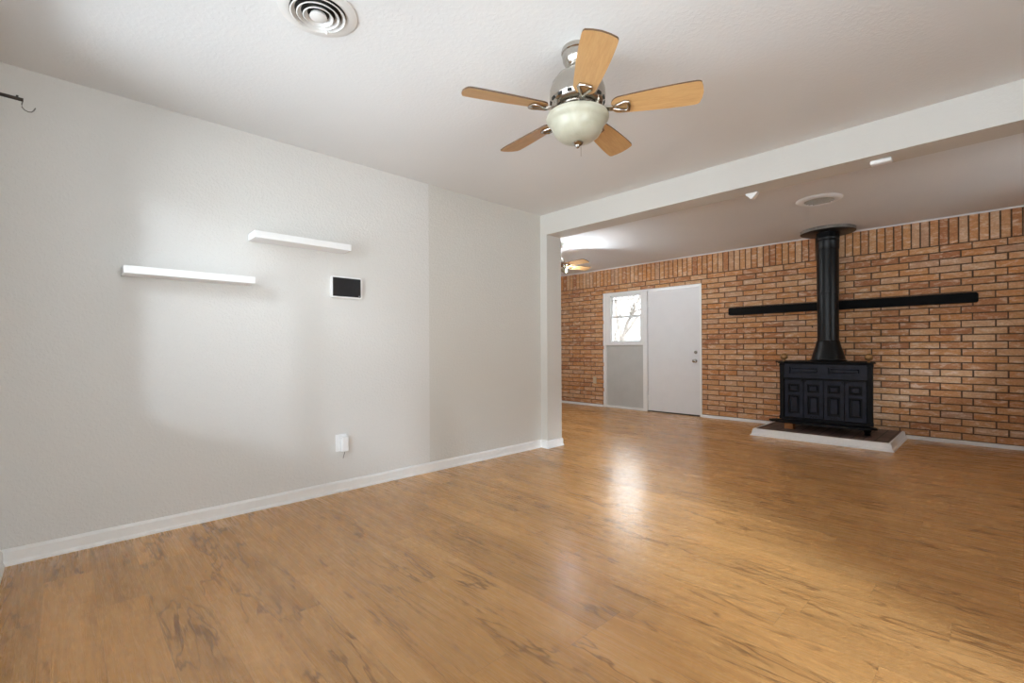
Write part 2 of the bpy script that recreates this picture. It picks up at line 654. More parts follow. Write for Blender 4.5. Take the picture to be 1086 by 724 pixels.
bm = wall_with_hole(new(), 'x', XN - 0.2, XN, 1.2, L, 0, H, NW)
wall_with_hole(bm, 'x', XN - 0.2, XN, YR - 0.2, 1.2, 0, H, NW2)
struct('wall_near', bm, M_WALL, 'near wall beside the camera with a window in it', 'wall')
bm = wall_with_hole(new(), 'y', YR - 0.2, YR, XN, 3.7, 0, H, RW)
wall_with_hole(bm, 'y', YR - 0.2, YR, 3.7, XE, 0, H, RW2)
struct('wall_right', bm, M_WALL, 'right wall of both rooms, outside the view', 'wall')
bm = box(new(), BF, XE, YF, YF + 0.2, 0, H)
struct('wall_far_left', bm, M_WALL, 'left wall of the brick room behind the partition', 'wall')

# partition: stub, run into the far room and header in one piece
bm = new()
prism(bm, [(YR, BZ), (CY, BZ), (CY, 0), (YF, 0), (YF, H), (YR, H)], 'x', BF, BB)
struct('wall_partition', bm, M_BEAM, 'partition stub and ceiling header framing the wide opening', 'wall')

# ------------------------------------------------------------------ brick wall (local frame: -x faces the room)
WLOC = (XB, 0, 0)


def on_brick(o):
    o.location = WLOC
    o.rotation_euler = (0, 0, -ROT)
    return o


OY0, OY1, OZ1 = 3.072, 4.853, 2.008      # door and window opening
WIN = (4.10, 4.70, 1.15, 1.97)
bm = new()
MD = 0.009                               # mortar set back
# backing (mortar) with the opening left out
wall_with_hole(bm, 'x', MD, 0.2, YR - 0.1, YF + 0.1, 0, H, (OY0, OY1, 0, OZ1))


def brick(bm, y0, y1, z0, z1, d=0.0):
    e = 0.0025
    f = -d
    v = [bm.verts.new(p) for p in (
        (MD, y0, z0), (MD, y1, z0), (MD, y1, z1), (MD, y0, z1),
        (f + e, y0, z0), (f + e, y1, z0), (f + e, y1, z1), (f + e, y0, z1),
        (f, y0 + e, z0 + e), (f, y1 - e, z0 + e), (f, y1 - e, z1 - e), (f, y0 + e, z1 - e))]
    for q in ((0, 1, 5, 4), (1, 2, 6, 5), (2, 3, 7, 6), (3, 0, 4, 7), (4, 5, 9, 8), (5, 6, 10, 9), (6, 7, 11, 10), (7, 4, 8, 11), (8, 9, 10, 11)):
        bm.faces.new([v[i] for i in q]).material_index = 1


rb = random.Random(3)
Z0, Z1, NR = 0.040, 2.140, 28
RH = (Z1 - Z0) / NR
BL, J = 0.2555, 0.0125
for r in range(NR):
    za, zb = Z0 + r * RH + J / 2, Z0 + (r + 1) * RH - J / 2
    off = 0.005 if r % 2 == 0 else 0.173          # joints of the two alternating rows
    k = math.floor((YR - off) / BL)
    while off + k * BL < YF:
        ya, yb = off + k * BL + J / 2, off + (k + 1) * BL - J / 2
        k += 1
        yb += rb.uniform(-0.003, 0.003)
        parts = [(max(ya, YR), min(yb, YF))]
        if za < OZ1 < zb - 0.015 and OY0 < (ya + yb) / 2 < OY1:
            brick(bm, ya, yb, OZ1 + 0.003, zb, 0)
            continue
        if za < OZ1:
            parts = []
            if ya < OY0:
                parts.append((max(ya, YR), min(yb, OY0 - 0.004)))
            if yb > OY1:
                parts.append((max(ya, OY1 - 0.004 + rb.uniform(-0.012, 0.004)), min(yb, YF)))
        zt = zb
        for p, q in parts:
            if q - p > 0.02:
                brick(bm, p, q, za, zt, rb.uniform(-0.001, 0.002))
SW = 0.0772
k = math.floor((YR - 0.046) / SW)
while 0.046 + k * SW < YF:
    ya = 0.046 + k * SW
    k += 1
    if ya > YR:
        brick(bm, ya + J / 2, min(ya + SW - J / 2, YF), Z1 + J / 2, H - 0.012, rb.uniform(-0.001, 0.002))
wf = struct('wall_far', bm, [M_MORTAR, M_BRICK], 'orange brown brick wall with a soldier course under the ceiling', 'wall')
on_brick(wf)

# thin strip along the ceiling, brick baseboards
bm = box(new(), -0.008, 0.004, YR, YF, H - 0.016, H)
on_brick(struct('trim_ceiling_line', bm, M_CEIL_FAR, 'thin pale strip between brick and ceiling', 'trim'))
HY0, HY1 = 0.715, 2.025
bm = new()
for a_, b_ in ((YR, HY0), (HY1 - 0.02, OY0 - 0.002), (OY1 + 0.002, YF)):
    prism(bm, [(0.006, 0), (-0.018, 0), (-0.018, 0.024), (-0.006, 0.038), (0.006, 0.038)], 'y', a_, b_)
on_brick(struct('baseboard_far', bm, M_TRIM, 'low white baseboard at the foot of the brick wall', 'baseboard'))

# baseboards in the near room
def base_profile(h=0.081, t=0.011, sh=0.016):
    return [(0, 0), (sh + 0.001, 0), (sh, 0.010), (t + 0.001, 0.018), (t, 0.022), (t, h - 0.014), (t * 0.45, h), (0, h)]


bm = prism(new(), [(L - p[0], p[1]) for p in base_profile()], 'x', XN, BF)
struct('baseboard_left', bm, M_TRIM, 'white baseboard along the left wall', 'baseboard')
bm = prism(new(), [(XN + p[0], p[1]) for p in base_profile()], 'y', YR, L - 0.016)
struct('baseboard_near', bm, M_TRIM, 'white baseboard along the near wall', 'baseboard')
# wraps the stub on three sides
bm = new()
prof = base_profile()
loops = []
for p in prof:
    t = p[0]
    loops.append([bm.verts.new(q) for q in ((BF - t, L - 0.004, p[1]), (BF - t, CY - t, p[1]), (BB + t, CY - t, p[1]), (BB + t, YF, p[1]))])
for A, B in zip(loops, loops[1:] + loops[:1]):
    for i in range(3):
        bm.faces.new((A[i], A[i + 1], B[i + 1], B[i]))
bm.faces.new([l_[0] for l_ in loops])
bm.faces.new([l_[3] for l_ in loops][::-1])
struct('baseboard_partition', bm, M_TRIM, 'white baseboard wrapped around the partition stub', 'baseboard')


# ------------------------------------------------------------------ door, sash window and infill in the brick wall
bm = new()
FX0, FX1 = 0.004, 0.10
box(bm, FX0, FX1, OY0, OY0 + 0.030, 0, OZ1)                # right jamb
box(bm, FX0, FX1, 3.984, 4.060, 0, OZ1 - 0.03)             # mullion between door and window
box(bm, FX0, FX1, 4.792, OY1, 0, OZ1 - 0.03)               # left jamb
box(bm, FX0, FX1, OY0 + 0.030, OY1, OZ1 - 0.028, OZ1)      # head
tr = struct('trim_1', bm, M_TRIM, 'white painted frame around the door and sash window', 'trim', bevel=0.003)
on_brick(tr)

bm = new()
box(bm, 0.030, 0.075, 3.108, 3.980, 0.018, 1.972)
dr = struct('door_1', bm, M_DOOR, 'plain white flush door in the brick wall', 'door', bevel=0.003)
on_brick(dr)
bm = lathe(new(), [(0, 0), (0.030, 0), (0.030, 0.006), (0.012, 0.010), (0.012, 0.030), (0.022, 0.036), (0.028, 0.048), (0.026, 0.060), (0.014, 0.068), (0, 0.069)], 28)
xform(bm, Matrix.Translation((0.030, 3.180, 0.84)) @ Matrix.Rotation(-PI / 2, 4, 'Y'))
obj('knob', bm, M_NICKEL, dr, smooth=40)
bm = lathe(new(), [(0, 0), (0.026, 0), (0.024, 0.010), (0.010, 0.012), (0.010, 0.016), (0, 0.016)], 28)
box(bm, -0.005, 0.005, -0.014, 0.014, 0.016, 0.028)
xform(bm, Matrix.Translation((0.030, 3.174, 0.972)) @ Matrix.Rotation(-PI / 2, 4, 'Y'))
obj('deadbolt', bm, M_NICKEL, dr, smooth=40)
for hz in (1.76, 0.22):
    bm = new()
    box(bm, 0.0255, 0.030, 3.952, 3.981, hz - 0.045, hz + 0.045)
    tube(bm, [(0.022, 3.981, hz - 0.046), (0.022, 3.981, hz + 0.046)], 0.007, 10)
    obj('hinge', bm, M_TRIM, dr)
bm = prism(new(), [(0.012, 0), (0.10, 0), (0.10, 0.014), (0.03, 0.016)], 'y', 3.102, 3.984)
on_brick(struct('trim_2', bm, M_BRONZE, 'dark threshold strip under the white door', 'trim'))

bm = box(new(), 0.040, 0.060, 4.060, 4.792, 0.030, 1.090)
on_brick(struct('wall_infill', bm, M_INFILL, 'grey painted panel under the sash window', 'wall'))
bm = new()
box(bm, 0.012, 0.040, 4.060, 4.792, 0.0, 0.034)
on_brick(struct('trim_3', bm, M_TRIM, 'white strip at the foot of the grey panel', 'trim', bevel=0.002))

# sash window
win = bpy.data.objects.new('window_2', None)
COL.objects.link(win)
win['kind'] = 'structure'
tag(win, 'white sash window above the grey panel beside the door', 'window')
on_brick(win)
bm = new()
box(bm, 0.006, 0.10, 4.060, 4.104, 1.09, 1.98)
box(bm, 0.006, 0.10, 4.700, 4.792, 1.09, 1.98)
box(bm, 0.006, 0.10, 4.104, 4.700, 1.955, 1.98)
obj('window_frame', bm, M_TRIM, win, bevel=0.002)
bm = box(new(), -0.004, 0.10, 4.060, 4.792, 1.090, 1.140)
obj('window_sill', bm, M_TRIM, win, bevel=0.004)


def sash(name, x0, x1, y0, y1, z0, z1, s, top, bot, pn):
    b = new()
    box(b, x0, x1, y0, y0 + s, z0, z1)
    box(b, x0, x1, y1 - s, y1, z0, z1)
    box(b, x0, x1, y0 + s, y1 - s, z1 - top, z1)
    box(b, x0, x1, y0 + s, y1 - s, z0, z0 + bot)
    o = obj(name, b, M_TRIM, win, bevel=0.002)
    g = box(new(), (x0 + x1) / 2 - 0.002, (x0 + x1) / 2 + 0.002, y0 + s, y1 - s, z0 + bot, z1 - top)
    obj('pane', g, M_GLASS, o)
    return o


sash('upper_sash', 0.058, 0.084, 4.104, 4.700, 1.565, 1.955, 0.022, 0.022, 0.030, 1)
sash('lower_sash', 0.030, 0.056, 4.104, 4.700, 1.140, 1.600, 0.022, 0.030, 0.026, 1)
bm = box(new(), 0.040, 0.057, 4.108, 4.696, 1.868, 1.876)
obj('shade_rail', bm, M_WIRE, win)
bm = box(new(), 0.034, 0.056, 4.106, 4.698, 1.925, 1.954)
obj('roller_shade', bm, M_TRIM, win, bevel=0.006)

# near window
def plain_window(name, label, axis, a, b, hole, sill=None, mull=1):
    o = bpy.data.objects.new(name, None)
    COL.objects.link(o)
    o['kind'] = 'structure'
    tag(o, label, 'window')
    u0, u1, z0, z1 = hole
    f = 0.045
    b_ = new()
    lo, hi = min(a, b), max(a, b)

    def bx(bmx, p, q, r, s, d0=lo, d1=hi):
        if axis == 'x':
            box(bmx, d0, d1, p, q, r, s)
        else:
            box(bmx, p, q, d0, d1, r, s)
    bx(b_, u0, u0 + f, z0, z1)
    bx(b_, u1 - f, u1, z0, z1)
    bx(b_, u0 + f, u1 - f, z0, z0 + f)
    bx(b_, u0 + f, u1 - f, z1 - f, z1)
    for i in range(mull):
        c = u0 + (u1 - u0) * (i + 1) / (mull + 1)
        bx(b_, c - 0.03, c + 0.03, z0 + f, z1 - f)
    obj('window_frame', b_, M_TRIM, o)
    mid = (lo + hi) / 2
    for i in range(mull + 1):
        p = u0 + (u1 - u0) * i / (mull + 1) + (f if i == 0 else 0.03)
        q = u0 + (u1 - u0) * (i + 1) / (mull + 1) - (f if i == mull else 0.03)
        g = new()
        bx(g, p, q, z0 + f, z1 - f, mid - 0.002, mid + 0.002)
        obj('pane', g, M_GLASS, o)
    return o


w1 = plain_window('window_1', 'wide white framed window in the near wall', 'x', XN - 0.14, XN - 0.09, NW, mull=1)
bm = box(new(), XN - 0.09, XN + 0.030, NW[0] - 0.04, NW[1] + 0.035, 0.868, 0.900)
obj('window_sill', bm, M_TRIM, w1, bevel=0.004)
w4 = plain_window('added_window_4', 'second wide window added to the near wall for daylight, outside the view', 'x', XN - 0.14, XN - 0.09, NW2, mull=1)  # added unseen window, brightens the ceiling and header
bm = box(new(), XN - 0.09, XN + 0.030, NW2[0] - 0.04, NW2[1] + 0.035, 0.868, 0.900)
obj('window_sill', bm, M_TRIM, w4, bevel=0.004)
w6 = plain_window('added_window_6', 'window added in the right wall to light the brick room, outside the view', 'y', YR - 0.14, YR - 0.09, RW2, mull=1)  # added unseen window, brightens the far ceiling and bricks
w5 = plain_window('added_glazed_door', 'glazed door added in the right wall for daylight, outside the view', 'y', YR - 0.14, YR - 0.09, RW, mull=1)  # added unseen door, spreads daylight over the floor and left wall

# ------------------------------------------------------------------ hearth, stove, pipe, mantel
HX = 5.885
HT = 0.078
hearth = thing('hearth', 'low brown brick hearth edged in white boards under the black stove', 'hearth', (6.38, 1.37, 0))
hy = (HY1 - HY0) / 2
hx0 = HX - 6.38
hx1 = 6.885 - 6.38
bm = box(new(), hx0 + 0.03, hx1, -hy + 0.03, hy - 0.03, 0.0, HT - 0.002)
obj('paver_top', bm, M_TILE, hearth)
# white skirting on three sides, mitred, flaring out at the floor
pr_ = [(0.0, 0.0), (-0.012, 0.012), (0.004, 0.020), (0.014, HT - 0.012), (0.020, HT + 0.002), (0.034, HT + 0.002), (0.034, 0.0)]
pr_ = [(-0.014, 0.0), (-0.012, 0.010), (0.000, 0.018), (0.012, HT - 0.006), (0.016, HT + 0.002), (0.034, HT + 0.002), (0.034, 0.0)]
for (pa, pb, nx, ny) in (((hx0, hy), (hx0, -hy), 1, 0), ((hx0, -hy), (hx1, -hy), 0, 1), ((hx1, hy), (hx0, hy), 0, -1)):
    bm = new()
    A, B = [], []
    for t, z in pr_:
        def corner(p):
            x, y = p
            # move inwards from the outer rectangle; the wall end is cut square
            x2 = x + t if abs(x - hx0) < 1e-6 else x
            y2 = y + (t if y < 0 else -t)
            return (x2, y2, z)
        A.append(bm.verts.new(corner(pa)))
        B.append(bm.verts.new(corner(pb)))
    n = len(pr_)
    for i in range(n):
        bm.faces.new((A[i], A[(i + 1) % n], B[(i + 1) % n], B[i]))
    bm.faces.new(A)
    bm.faces.new(B[::-1])
    obj('edge_board', bm, M_TRIM, hearth)

# stove, local frame at hearth top: -x is the front, y across
SX, SY = 6.50, 1.372
stove = thing('wood_stove', 'black cast iron stove with four panelled doors standing on the hearth', 'stove', (SX, SY, HT))
FRX = 6.245 - SX               # front face
BKX = 6.72 - SX
HWF, HWB = 0.445, 0.33         # half width front / back (tapers to the back)
ZB, ZT = 0.115, 0.770          # body bottom / top above the hearth
bm = prism(new(), [(FRX + 0.020, -HWF + 0.03), (BKX, -HWB), (BKX, HWB), (FRX + 0.020, HWF - 0.03)], 'z', ZB, ZT)
obj('body', bm, M_IRON, stove, bevel=0.006)
# top plate with a stepped moulding
bm = new()
for e, z0, z1 in ((0.030, ZT, ZT + 0.010), (0.050, ZT + 0.010, ZT + 0.024)):
    prism(bm, [(FRX - e + 0.01, -HWF - e + 0.01), (BKX + 0.01, -HWB - e), (BKX + 0.01, HWB + e), (FRX - e + 0.01, HWF + e - 0.01)], 'z', z0, z1)
obj('top_plate', bm, M_IRON, stove, bevel=0.004)
# corner posts
for s in (-1, 1):
    bm = new()
    box(bm, FRX - 0.006, FRX + 0.045, s * HWF - 0.022 - s * 0.018, s * HWF + 0.022 - s * 0.018, ZB - 0.01, ZT)
    box(bm, FRX - 0.012, FRX + 0.046, s * HWF - 0.026 - s * 0.018, s * HWF + 0.026 - s * 0.018, ZT - 0.030, ZT - 0.002)
    box(bm, FRX - 0.012, FRX + 0.046, s * HWF - 0.026 - s * 0.018, s * HWF + 0.026 - s * 0.018, ZB - 0.012, ZB + 0.030)
    obj('corner_post', bm, M_IRON, stove, bevel=0.004)


def panelled(bm, xf, y0, y1, z0, z1, panels, d=0.012, t=0.014):
    """a front plate whose recessed panels carry a raised field"""
    ys = sorted({y0, y1} | {p[0] for p in panels} | {p[1] for p in panels})
    zs = sorted({z0, z1} | {p[2] for p in panels} | {p[3] for p in panels})
    for ya, yb in zip(ys, ys[1:]):
        for za, zb in zip(zs, zs[1:]):
            cy, cz = (ya + yb) / 2, (za + zb) / 2
            if any(p[0] < cy < p[1] and p[2] < cz < p[3] for p in panels):
                continue
            box(bm, xf, xf + t, ya, yb, za, zb)
    bmesh.ops.remove_doubles(bm, verts=bm.verts[:], dist=1e-5)
    for p in panels:
        box(bm, xf + d, xf + t, p[0], p[1], p[2], p[3])
        m_ = 0.018
        cy0, cy1, cz0, cz1 = p[0] + m_, p[1] - m_, p[2] + m_, p[3] - m_
        g = 0.008
        vs = [bm.verts.new(q) for q in ((xf + d, cy0, cz0), (xf + d, cy1, cz0), (xf + d, cy1, cz1), (xf + d, cy0, cz1),
                                        (xf + 0.003, cy0 + g, cz0 + g), (xf + 0.003, cy1 - g, cz0 + g), (xf + 0.003, cy1 - g, cz1 - g), (xf + 0.003, cy0 + g, cz1 - g))]
        for q in ((0, 1, 5, 4), (1, 2, 6, 5), (2, 3, 7, 6), (3, 0, 4, 7), (4, 5, 6, 7)):
            bm.faces.new([vs[i] for i in q])
    return bm


DW = 0.405                     # half width of the door range
bm = new()
ZF = 0.600                     # bottom of the frieze
panelled(bm, FRX, -DW, DW, ZF, ZT - 0.004, [(0.045, 0.345, ZF + 0.050, ZT - 0.040), (-0.345, -0.045, ZF + 0.050, ZT - 0.040)], 0.018, 0.022)
obj('frieze', bm, M_IRON2, stove, bevel=0.002)
bm = box(new(), FRX - 0.014, FRX + 0.02, -DW - 0.004, DW + 0.004, ZF - 0.018, ZF)
obj('frieze_moulding', bm, M_IRON, stove, bevel=0.005)
for i in range(4):
    ya = -DW + 0.006 + i * (2 * DW - 0.012) / 4 + 0.004
    yb = -DW + 0.006 + (i + 1) * (2 * DW - 0.012) / 4 - 0.004
    za, zb = ZB + 0.020, ZF - 0.022
    bm = panelled(new(), FRX + 0.002, ya, yb, za, zb, [(ya + 0.036, yb - 0.036, zb - 0.145, zb - 0.048), (ya + 0.036, yb - 0.036, za + 0.045, zb - 0.180)], 0.020, 0.024)
    d_ = obj('door', bm, M_IRON2, stove, bevel=0.002)
    hb = new()
    ky = (yb - 0.014) if i in (0, 2) else (ya + 0.014)
    tube(hb, [(FRX + 0.003, ky, zb - 0.014), (FRX - 0.012, ky, zb - 0.014)], 0.009, 10)
    obj('hinge_pin', hb, M_IRON, d_)
    if i in (1, 2):
        kb = new()
        for kk in (-1, 0, 1):
            yy = (ya + yb) / 2 + kk * 0.026
            tube(kb, [(FRX + 0.003, yy, za + 0.018), (FRX - 0.008, yy, za + 0.018)], 0.008, 8)
        obj('air_vent_slide', kb, M_IRON, d_)
# bottom rail and curved hearth lip in front
bm = box(new(), FRX - 0.010, FRX + 0.03, -DW - 0.03, DW + 0.03, ZB - 0.015, ZB + 0.016)
obj('bottom_rail', bm, M_IRON, stove, bevel=0.004)
pts = [(FRX + 0.02, -0.47), (FRX + 0.02, 0.47)]
arc = []
for k in range(25):
    t = k / 24
    yy = 0.555 - 1.055 * t
    arc.append((FRX - 0.060 - 0.120 * math.sin(PI * t) ** 0.45, yy))
bm = new()
prism(bm, [(FRX + 0.02, -0.475), (FRX + 0.02, 0.500)] + arc, 'z', ZB - 0.040, ZB - 0.018)
obj('ash_lip', bm, M_IRON, stove, bevel=0.006, seg=3)


def leg_bm(x, y, h):
    return lathe(new(), [(0, 0), (0.026, 0), (0.030, 0.008), (0.022, 0.020), (0.030, 0.034), (0.038, 0.050), (0.030, 0.066), (0.020, 0.074), (0.034, h - 0.012), (0.034, h), (0, h)], 20, (x, y))


for x, y in ((FRX + 0.045, -0.395), (BKX - 0.07, -0.27), (BKX - 0.07, 0.27)):
    obj('leg', leg_bm(x, y, ZB + 0.002), M_IRON, stove, smooth=50)
# ball finials on the top plate
for y in (-0.412, 0.412):
    bm = lathe(new(), [(0, ZT + 0.024), (0.016, ZT + 0.024), (0.014, ZT + 0.032), (0.008, ZT + 0.038), (0.008, ZT + 0.045), (0, ZT + 0.045)], 16, (FRX + 0.035, y))
    ball(bm, (FRX + 0.035, y, ZT + 0.080), 0.040)
    obj('ball_finial', bm, M_BRASS, stove, smooth=50)

# wood block standing in for the missing leg
bk = thing('wood_block', 'short reddish wood block propping up the left front corner of the stove', 'block', (6.205, 1.705, HT))
bm = box(new(), -0.045, 0.045, -0.046, 0.046, 0.0, ZB - 0.041)
obj('block', bm, M_BLOCK, bk, bevel=0.002)

# stove pipe
PX, PY = 6.585, 1.396
pipe = thing('stove_pipe', 'round black stove pipe rising from the stove to a plate on the ceiling', 'stove pipe', (PX, PY, HT + ZT + 0.024))
z0 = HT + ZT + 0.024


def rel(prof):
    return [(r, z - z0) for r, z in prof]


bm = lathe(new(), rel([(0, z0), (0.185, z0), (0.188, z0 + 0.012), (0.172, z0 + 0.022), (0.168, z0 + 0.045), (0.150, z0 + 0.11), (0.128, z0 + 0.18), (0.117, 1.105), (0.113, 1.115), (0, 1.115)]), 48)
obj('flue_boot', bm, M_PIPE, pipe, smooth=35)
bm = lathe(new(), rel([(0, 1.115), (0.1085, 1.115), (0.1085, 1.675), (0.113, 1.678), (0.113, 1.692), (0.110, 1.695), (0, 1.695)]), 48)
obj('lower_pipe', bm, M_PIPE, pipe, smooth=35)
bm = lathe(new(), rel([(0, 1.695), (0.111, 1.695), (0.1125, 2.20), (0.1165, 2.205), (0.1165, 2.285), (0.119, 2.29), (0.119, 2.305), (0.1165, 2.31), (0.1165, 2.325), (0.119, 2.33), (0.119, 2.345), (0.1165, 2.35), (0.1165, 2.405), (0, 2.405)]), 48)
obj('upper_pipe', bm, M_PIPE, pipe, smooth=35)
bm = lathe(new(), rel([(0, 2.398), (0.27, 2.398), (0.279, 2.403), (0, 2.403)]), 56)
lathe(bm, rel([(0, 2.403), (0.279, 2.403), (0.279, 2.439), (0, 2.439)]), 56, mi=1)
obj('ceiling_plate', bm, [M_PIPE, M_PLATE], pipe, smooth=35)

# mantel: long black beam fixed to the bricks, behind the pipe
bm = new()
r_ = 0.020
oz0, oz1, oy0, oy1 = 1.498, 1.602, 0.130, 2.650
out = []
for cy, cz, a0 in ((oy1 - r_, oz1 - r_, 0), (oy0 + r_, oz1 - r_, 90), (oy0 + r_, oz0 + r_, 180), (oy1 - r_, oz0 + r_, 270)):
    for k in range(5):
        a_ = math.radians(a0 + k * 22.5)
        out.append((cy + r_ * math.cos(a_), cz + r_ * math.sin(a_)))
prism(bm, out, 'x', 6.815 - XB, 0.004)
mt = obj('mantel_beam', bm, M_MANTEL, bevel=0.006)
on_brick(tag(mt, 'long black mantel beam fixed across the brick wall behind the stove pipe', 'mantel'))

bm = new()
tube(bm, [(0.006, 1.625, 1.292), (-0.030, 1.625, 1.292), (-0.036, 1.625, 1.300)], 0.005, 8)
ball(bm, (-0.036, 1.625, 1.302), 0.007, 10, 8)
on_brick(tag(obj('wall_hook', bm, M_BRONZE), 'tiny dark hook in the brick wall left of the stove pipe', 'hook'))

# outlet on the brick wall
op = thing('outlet', 'beige outlet plate low on the brick wall left of the sash window', 'outlet')
on_brick(op)
bm = box(new(), -0.008, 0.004, 4.998, 5.070, 0.405, 0.530)
obj('cover_plate', bm, M_BEIGE, op, bevel=0.003)
for z in (0.440, 0.494):
    bm = box(new(), -0.011, -0.006, 5.016, 5.052, z - 0.016, z + 0.016)
    obj('socket', bm, M_BEIGE, op, bevel=0.002)

# ------------------------------------------------------------------ left wall: shelves, panel, outlet
def shelf(label, x0, x1, z0, z1):
    o = thing('floating_shelf', label, 'shelf', ((x0 + x1) / 2, L, z0), 0, 'white floating shelves on the left wall')
    w_ = (x1 - x0) / 2
    b = box(new(), -w_, w_, -0.150, 0.0, 0, z1 - z0)
    obj('board', b, M_SHELF, o, bevel=0.0015)
    b = box(new(), w_ - 0.055, w_ - 0.004, -0.120, -0.001, -0.0012, 0.004)
    return o


shelf('lower left of the two white floating shelves on the pale wall', 0.228, 0.858, 1.4525, 1.494)
shelf('upper right white floating shelf, above and left of the wall tablet', 0.857, 1.481, 1.743, 1.787)

tp = thing('wall_tablet', 'small white framed touch panel with a black screen on the left wall', 'touch panel', (1.5055, L, 1.497))
bm = new()
rw, rh, rr = 0.118, 0.079, 0.014


def rrect(w_, h_, r_, n=5):
    o_ = []
    for cx_, cz_, a0 in ((w_ - r_, h_ - r_, 0), (-w_ + r_, h_ - r_, 90), (-w_ + r_, -h_ + r_, 180), (w_ - r_, -h_ + r_, 270)):
        for k in range(n):
            a_ = math.radians(a0 + k * 90 / (n - 1))
            o_.append((cx_ + r_ * math.cos(a_), cz_ + r_ * math.sin(a_)))
    return o_


prism(bm, rrect(rw, rh, rr), 'y', -0.022, 0.0)
obj('case', bm, M_WHITE, tp, bevel=0.003)
bm = prism(new(), rrect(rw - 0.012, rh - 0.011, 0.004), 'y', -0.0232, -0.021)
obj('screen', bm, M_BLACKP, tp)
bm = prism(new(), [(rw - 0.024 + 0.003 * math.cos(k * PI / 5), -rh + 0.020 + 0.003 * math.sin(k * PI / 5)) for k in range(10)], 'y', -0.0236, -0.023)
obj('indicator', bm, M_WHITE, tp)

ot = thing('outlet', 'white outlet plate low on the left wall above the baseboard', 'outlet', (1.462, L, 0.358))
bm = box(new(), -0.041, 0.041, -0.007, 0.0, -0.062, 0.063)
obj('cover_plate', bm, M_WHITE, ot, bevel=0.003)
for z in (-0.027, 0.028):
    bm = prism(new(), [(p[0], p[1] + z) for p in rrect(0.018, 0.016, 0.008)], 'y', -0.010, -0.006)
    obj('socket', bm, M_WHITE, ot)
ad = thing('plug_adapter', 'white plug-in adapter sticking out of the left wall outlet', 'adapter', (1.478, L - 0.010, 0.352))
bm = box(new(), -0.026, 0.026, -0.032, 0.0, -0.056, 0.054)
obj('body', bm, M_WHITE, ad, bevel=0.006)
bm = tube(new(), [(0.0, -0.018, -0.055), (0.001, -0.018, -0.066), (-0.003, -0.012, -0.085), (-0.006, -0.006, -0.108)], 0.0022, 8)
obj('cord', bm, M_WIRE, ad)

# ------------------------------------------------------------------ curtain bracket at the near window
KY = 2.93
cb_ = thing('curtain_bracket', 'dark curtain rod bracket with a thin wire hook at the upper left corner', 'bracket', (XN + 0.012, KY, 2.13))
bm = box(new(), -0.012, -0.004, -0.012, 0.012, -0.03, 0.03)
obj('mount', bm, M_BRONZE, cb_)
bm = new()
tube(bm, [(-0.011, 0, 0.004), (0.091, 0, 0.002)], 0.0075, 10)
tube(bm, [(0.070, 0, 0.006), (0.074, 0, 0.016)], 0.004, 8)
obj('arm', bm, M_BRONZE, cb_, smooth=40)
hk = [(0.089, 0, -0.004), (0.086, 0, -0.018), (0.087, 0, -0.030), (0.095, 0, -0.040), (0.106, 0, -0.044), (0.115, 0, -0.042), (0.122, 0, -0.034), (0.128, 0, -0.020)]
bm = tube(new(), hk, 0.0022, 8)
obj('hook', bm, M_WIRE, cb_, smooth=60)

# ------------------------------------------------------------------ header sensors
ms = thing('alarm_sensor', 'flat white oblong sensor under the header near its right end', 'sensor', (3.755, 0.504, BZ))
bm = box(new(), -0.032, 0.032, -0.055, 0.055, -0.024, 0.0)
obj('case', bm, M_WHITE, ms, bevel=0.008, seg=3)
bm = box(new(), -0.018, 0.018, -0.040, 0.040, -0.0255, -0.02)
obj('cover', bm, M_WHITE, ms, bevel=0.002)
wd = thing('wedge_sensor', 'small white pointed detector under the back edge of the header', 'sensor', (BB - 0.026, 1.302, BZ))
bm = prism(new(), [(-0.043, 0.0), (0.043, 0.0), (0.040, -0.010), (0.006, -0.046), (-0.006, -0.044), (-0.040, -0.010)], 'x', -0.024, 0.024)
obj('case', bm, M_WHITE, wd, bevel=0.003)


# ------------------------------------------------------------------ ceiling vents
v1 = thing('ceiling_vent', 'round white ceiling vent with concentric rings at the top of the picture', 'vent', (0.765, 1.942, H))
bm = lathe(new(), [(0.110, -0.0005), (0.154, -0.0005), (0.153, -0.005), (0.140, -0.008), (0.120, -0.012), (0.110, -0.009)], 64, closed=True)
obj('flange', bm, M_VENT, v1, smooth=50)
bm = lathe(new(), [(0, -0.0008), (0.114, -0.0008), (0.114, -0.002), (0, -0.002)], 48)
obj('duct', bm, M_DARKGAP, v1)
for k, (ro, dz) in enumerate(((0.108, 0.0), (0.084, -0.003), (0.060, -0.006))):
    # sloping louvre ring
    bm = lathe(new(), [(ro, -0.018 + dz), (ro - 0.016, -0.005 + dz * 0.5), (ro - 0.018, -0.006 + dz * 0.5), (ro - 0.004, -0.020 + dz)], 64, closed=True)
    obj('louvre_ring', bm, M_VENT, v1, smooth=50)
bm = lathe(new(), [(0, -0.029), (0.026, -0.028), (0.034, -0.024), (0.030, -0.014), (0, -0.010)], 40)
obj('centre_cone', bm, M_VENT, v1, smooth=50)
bm = new()
for an in (0.6, 0.6 + PI / 2, 0.6 + PI, 0.6 + 1.5 * PI):
    tube(bm, [(0.02 * math.cos(an), 0.02 * math.sin(an), -0.005), (0.113 * math.cos(an), 0.113 * math.sin(an), -0.005)], 0.0018, 6)
obj('spokes', bm, M_DARKGAP, v1)
bm = new()
an = math.radians(44)
tube(bm, [(0.062 * math.cos(an), 0.062 * math.sin(an), -0.016), (0.078 * math.cos(an), 0.078 * math.sin(an), -0.030)], 0.002, 6)
ball(bm, (0.080 * math.cos(an), 0.080 * math.sin(an), -0.033), 0.0075, 12, 8)
obj('damper_lever', bm, M_WHITE, v1)

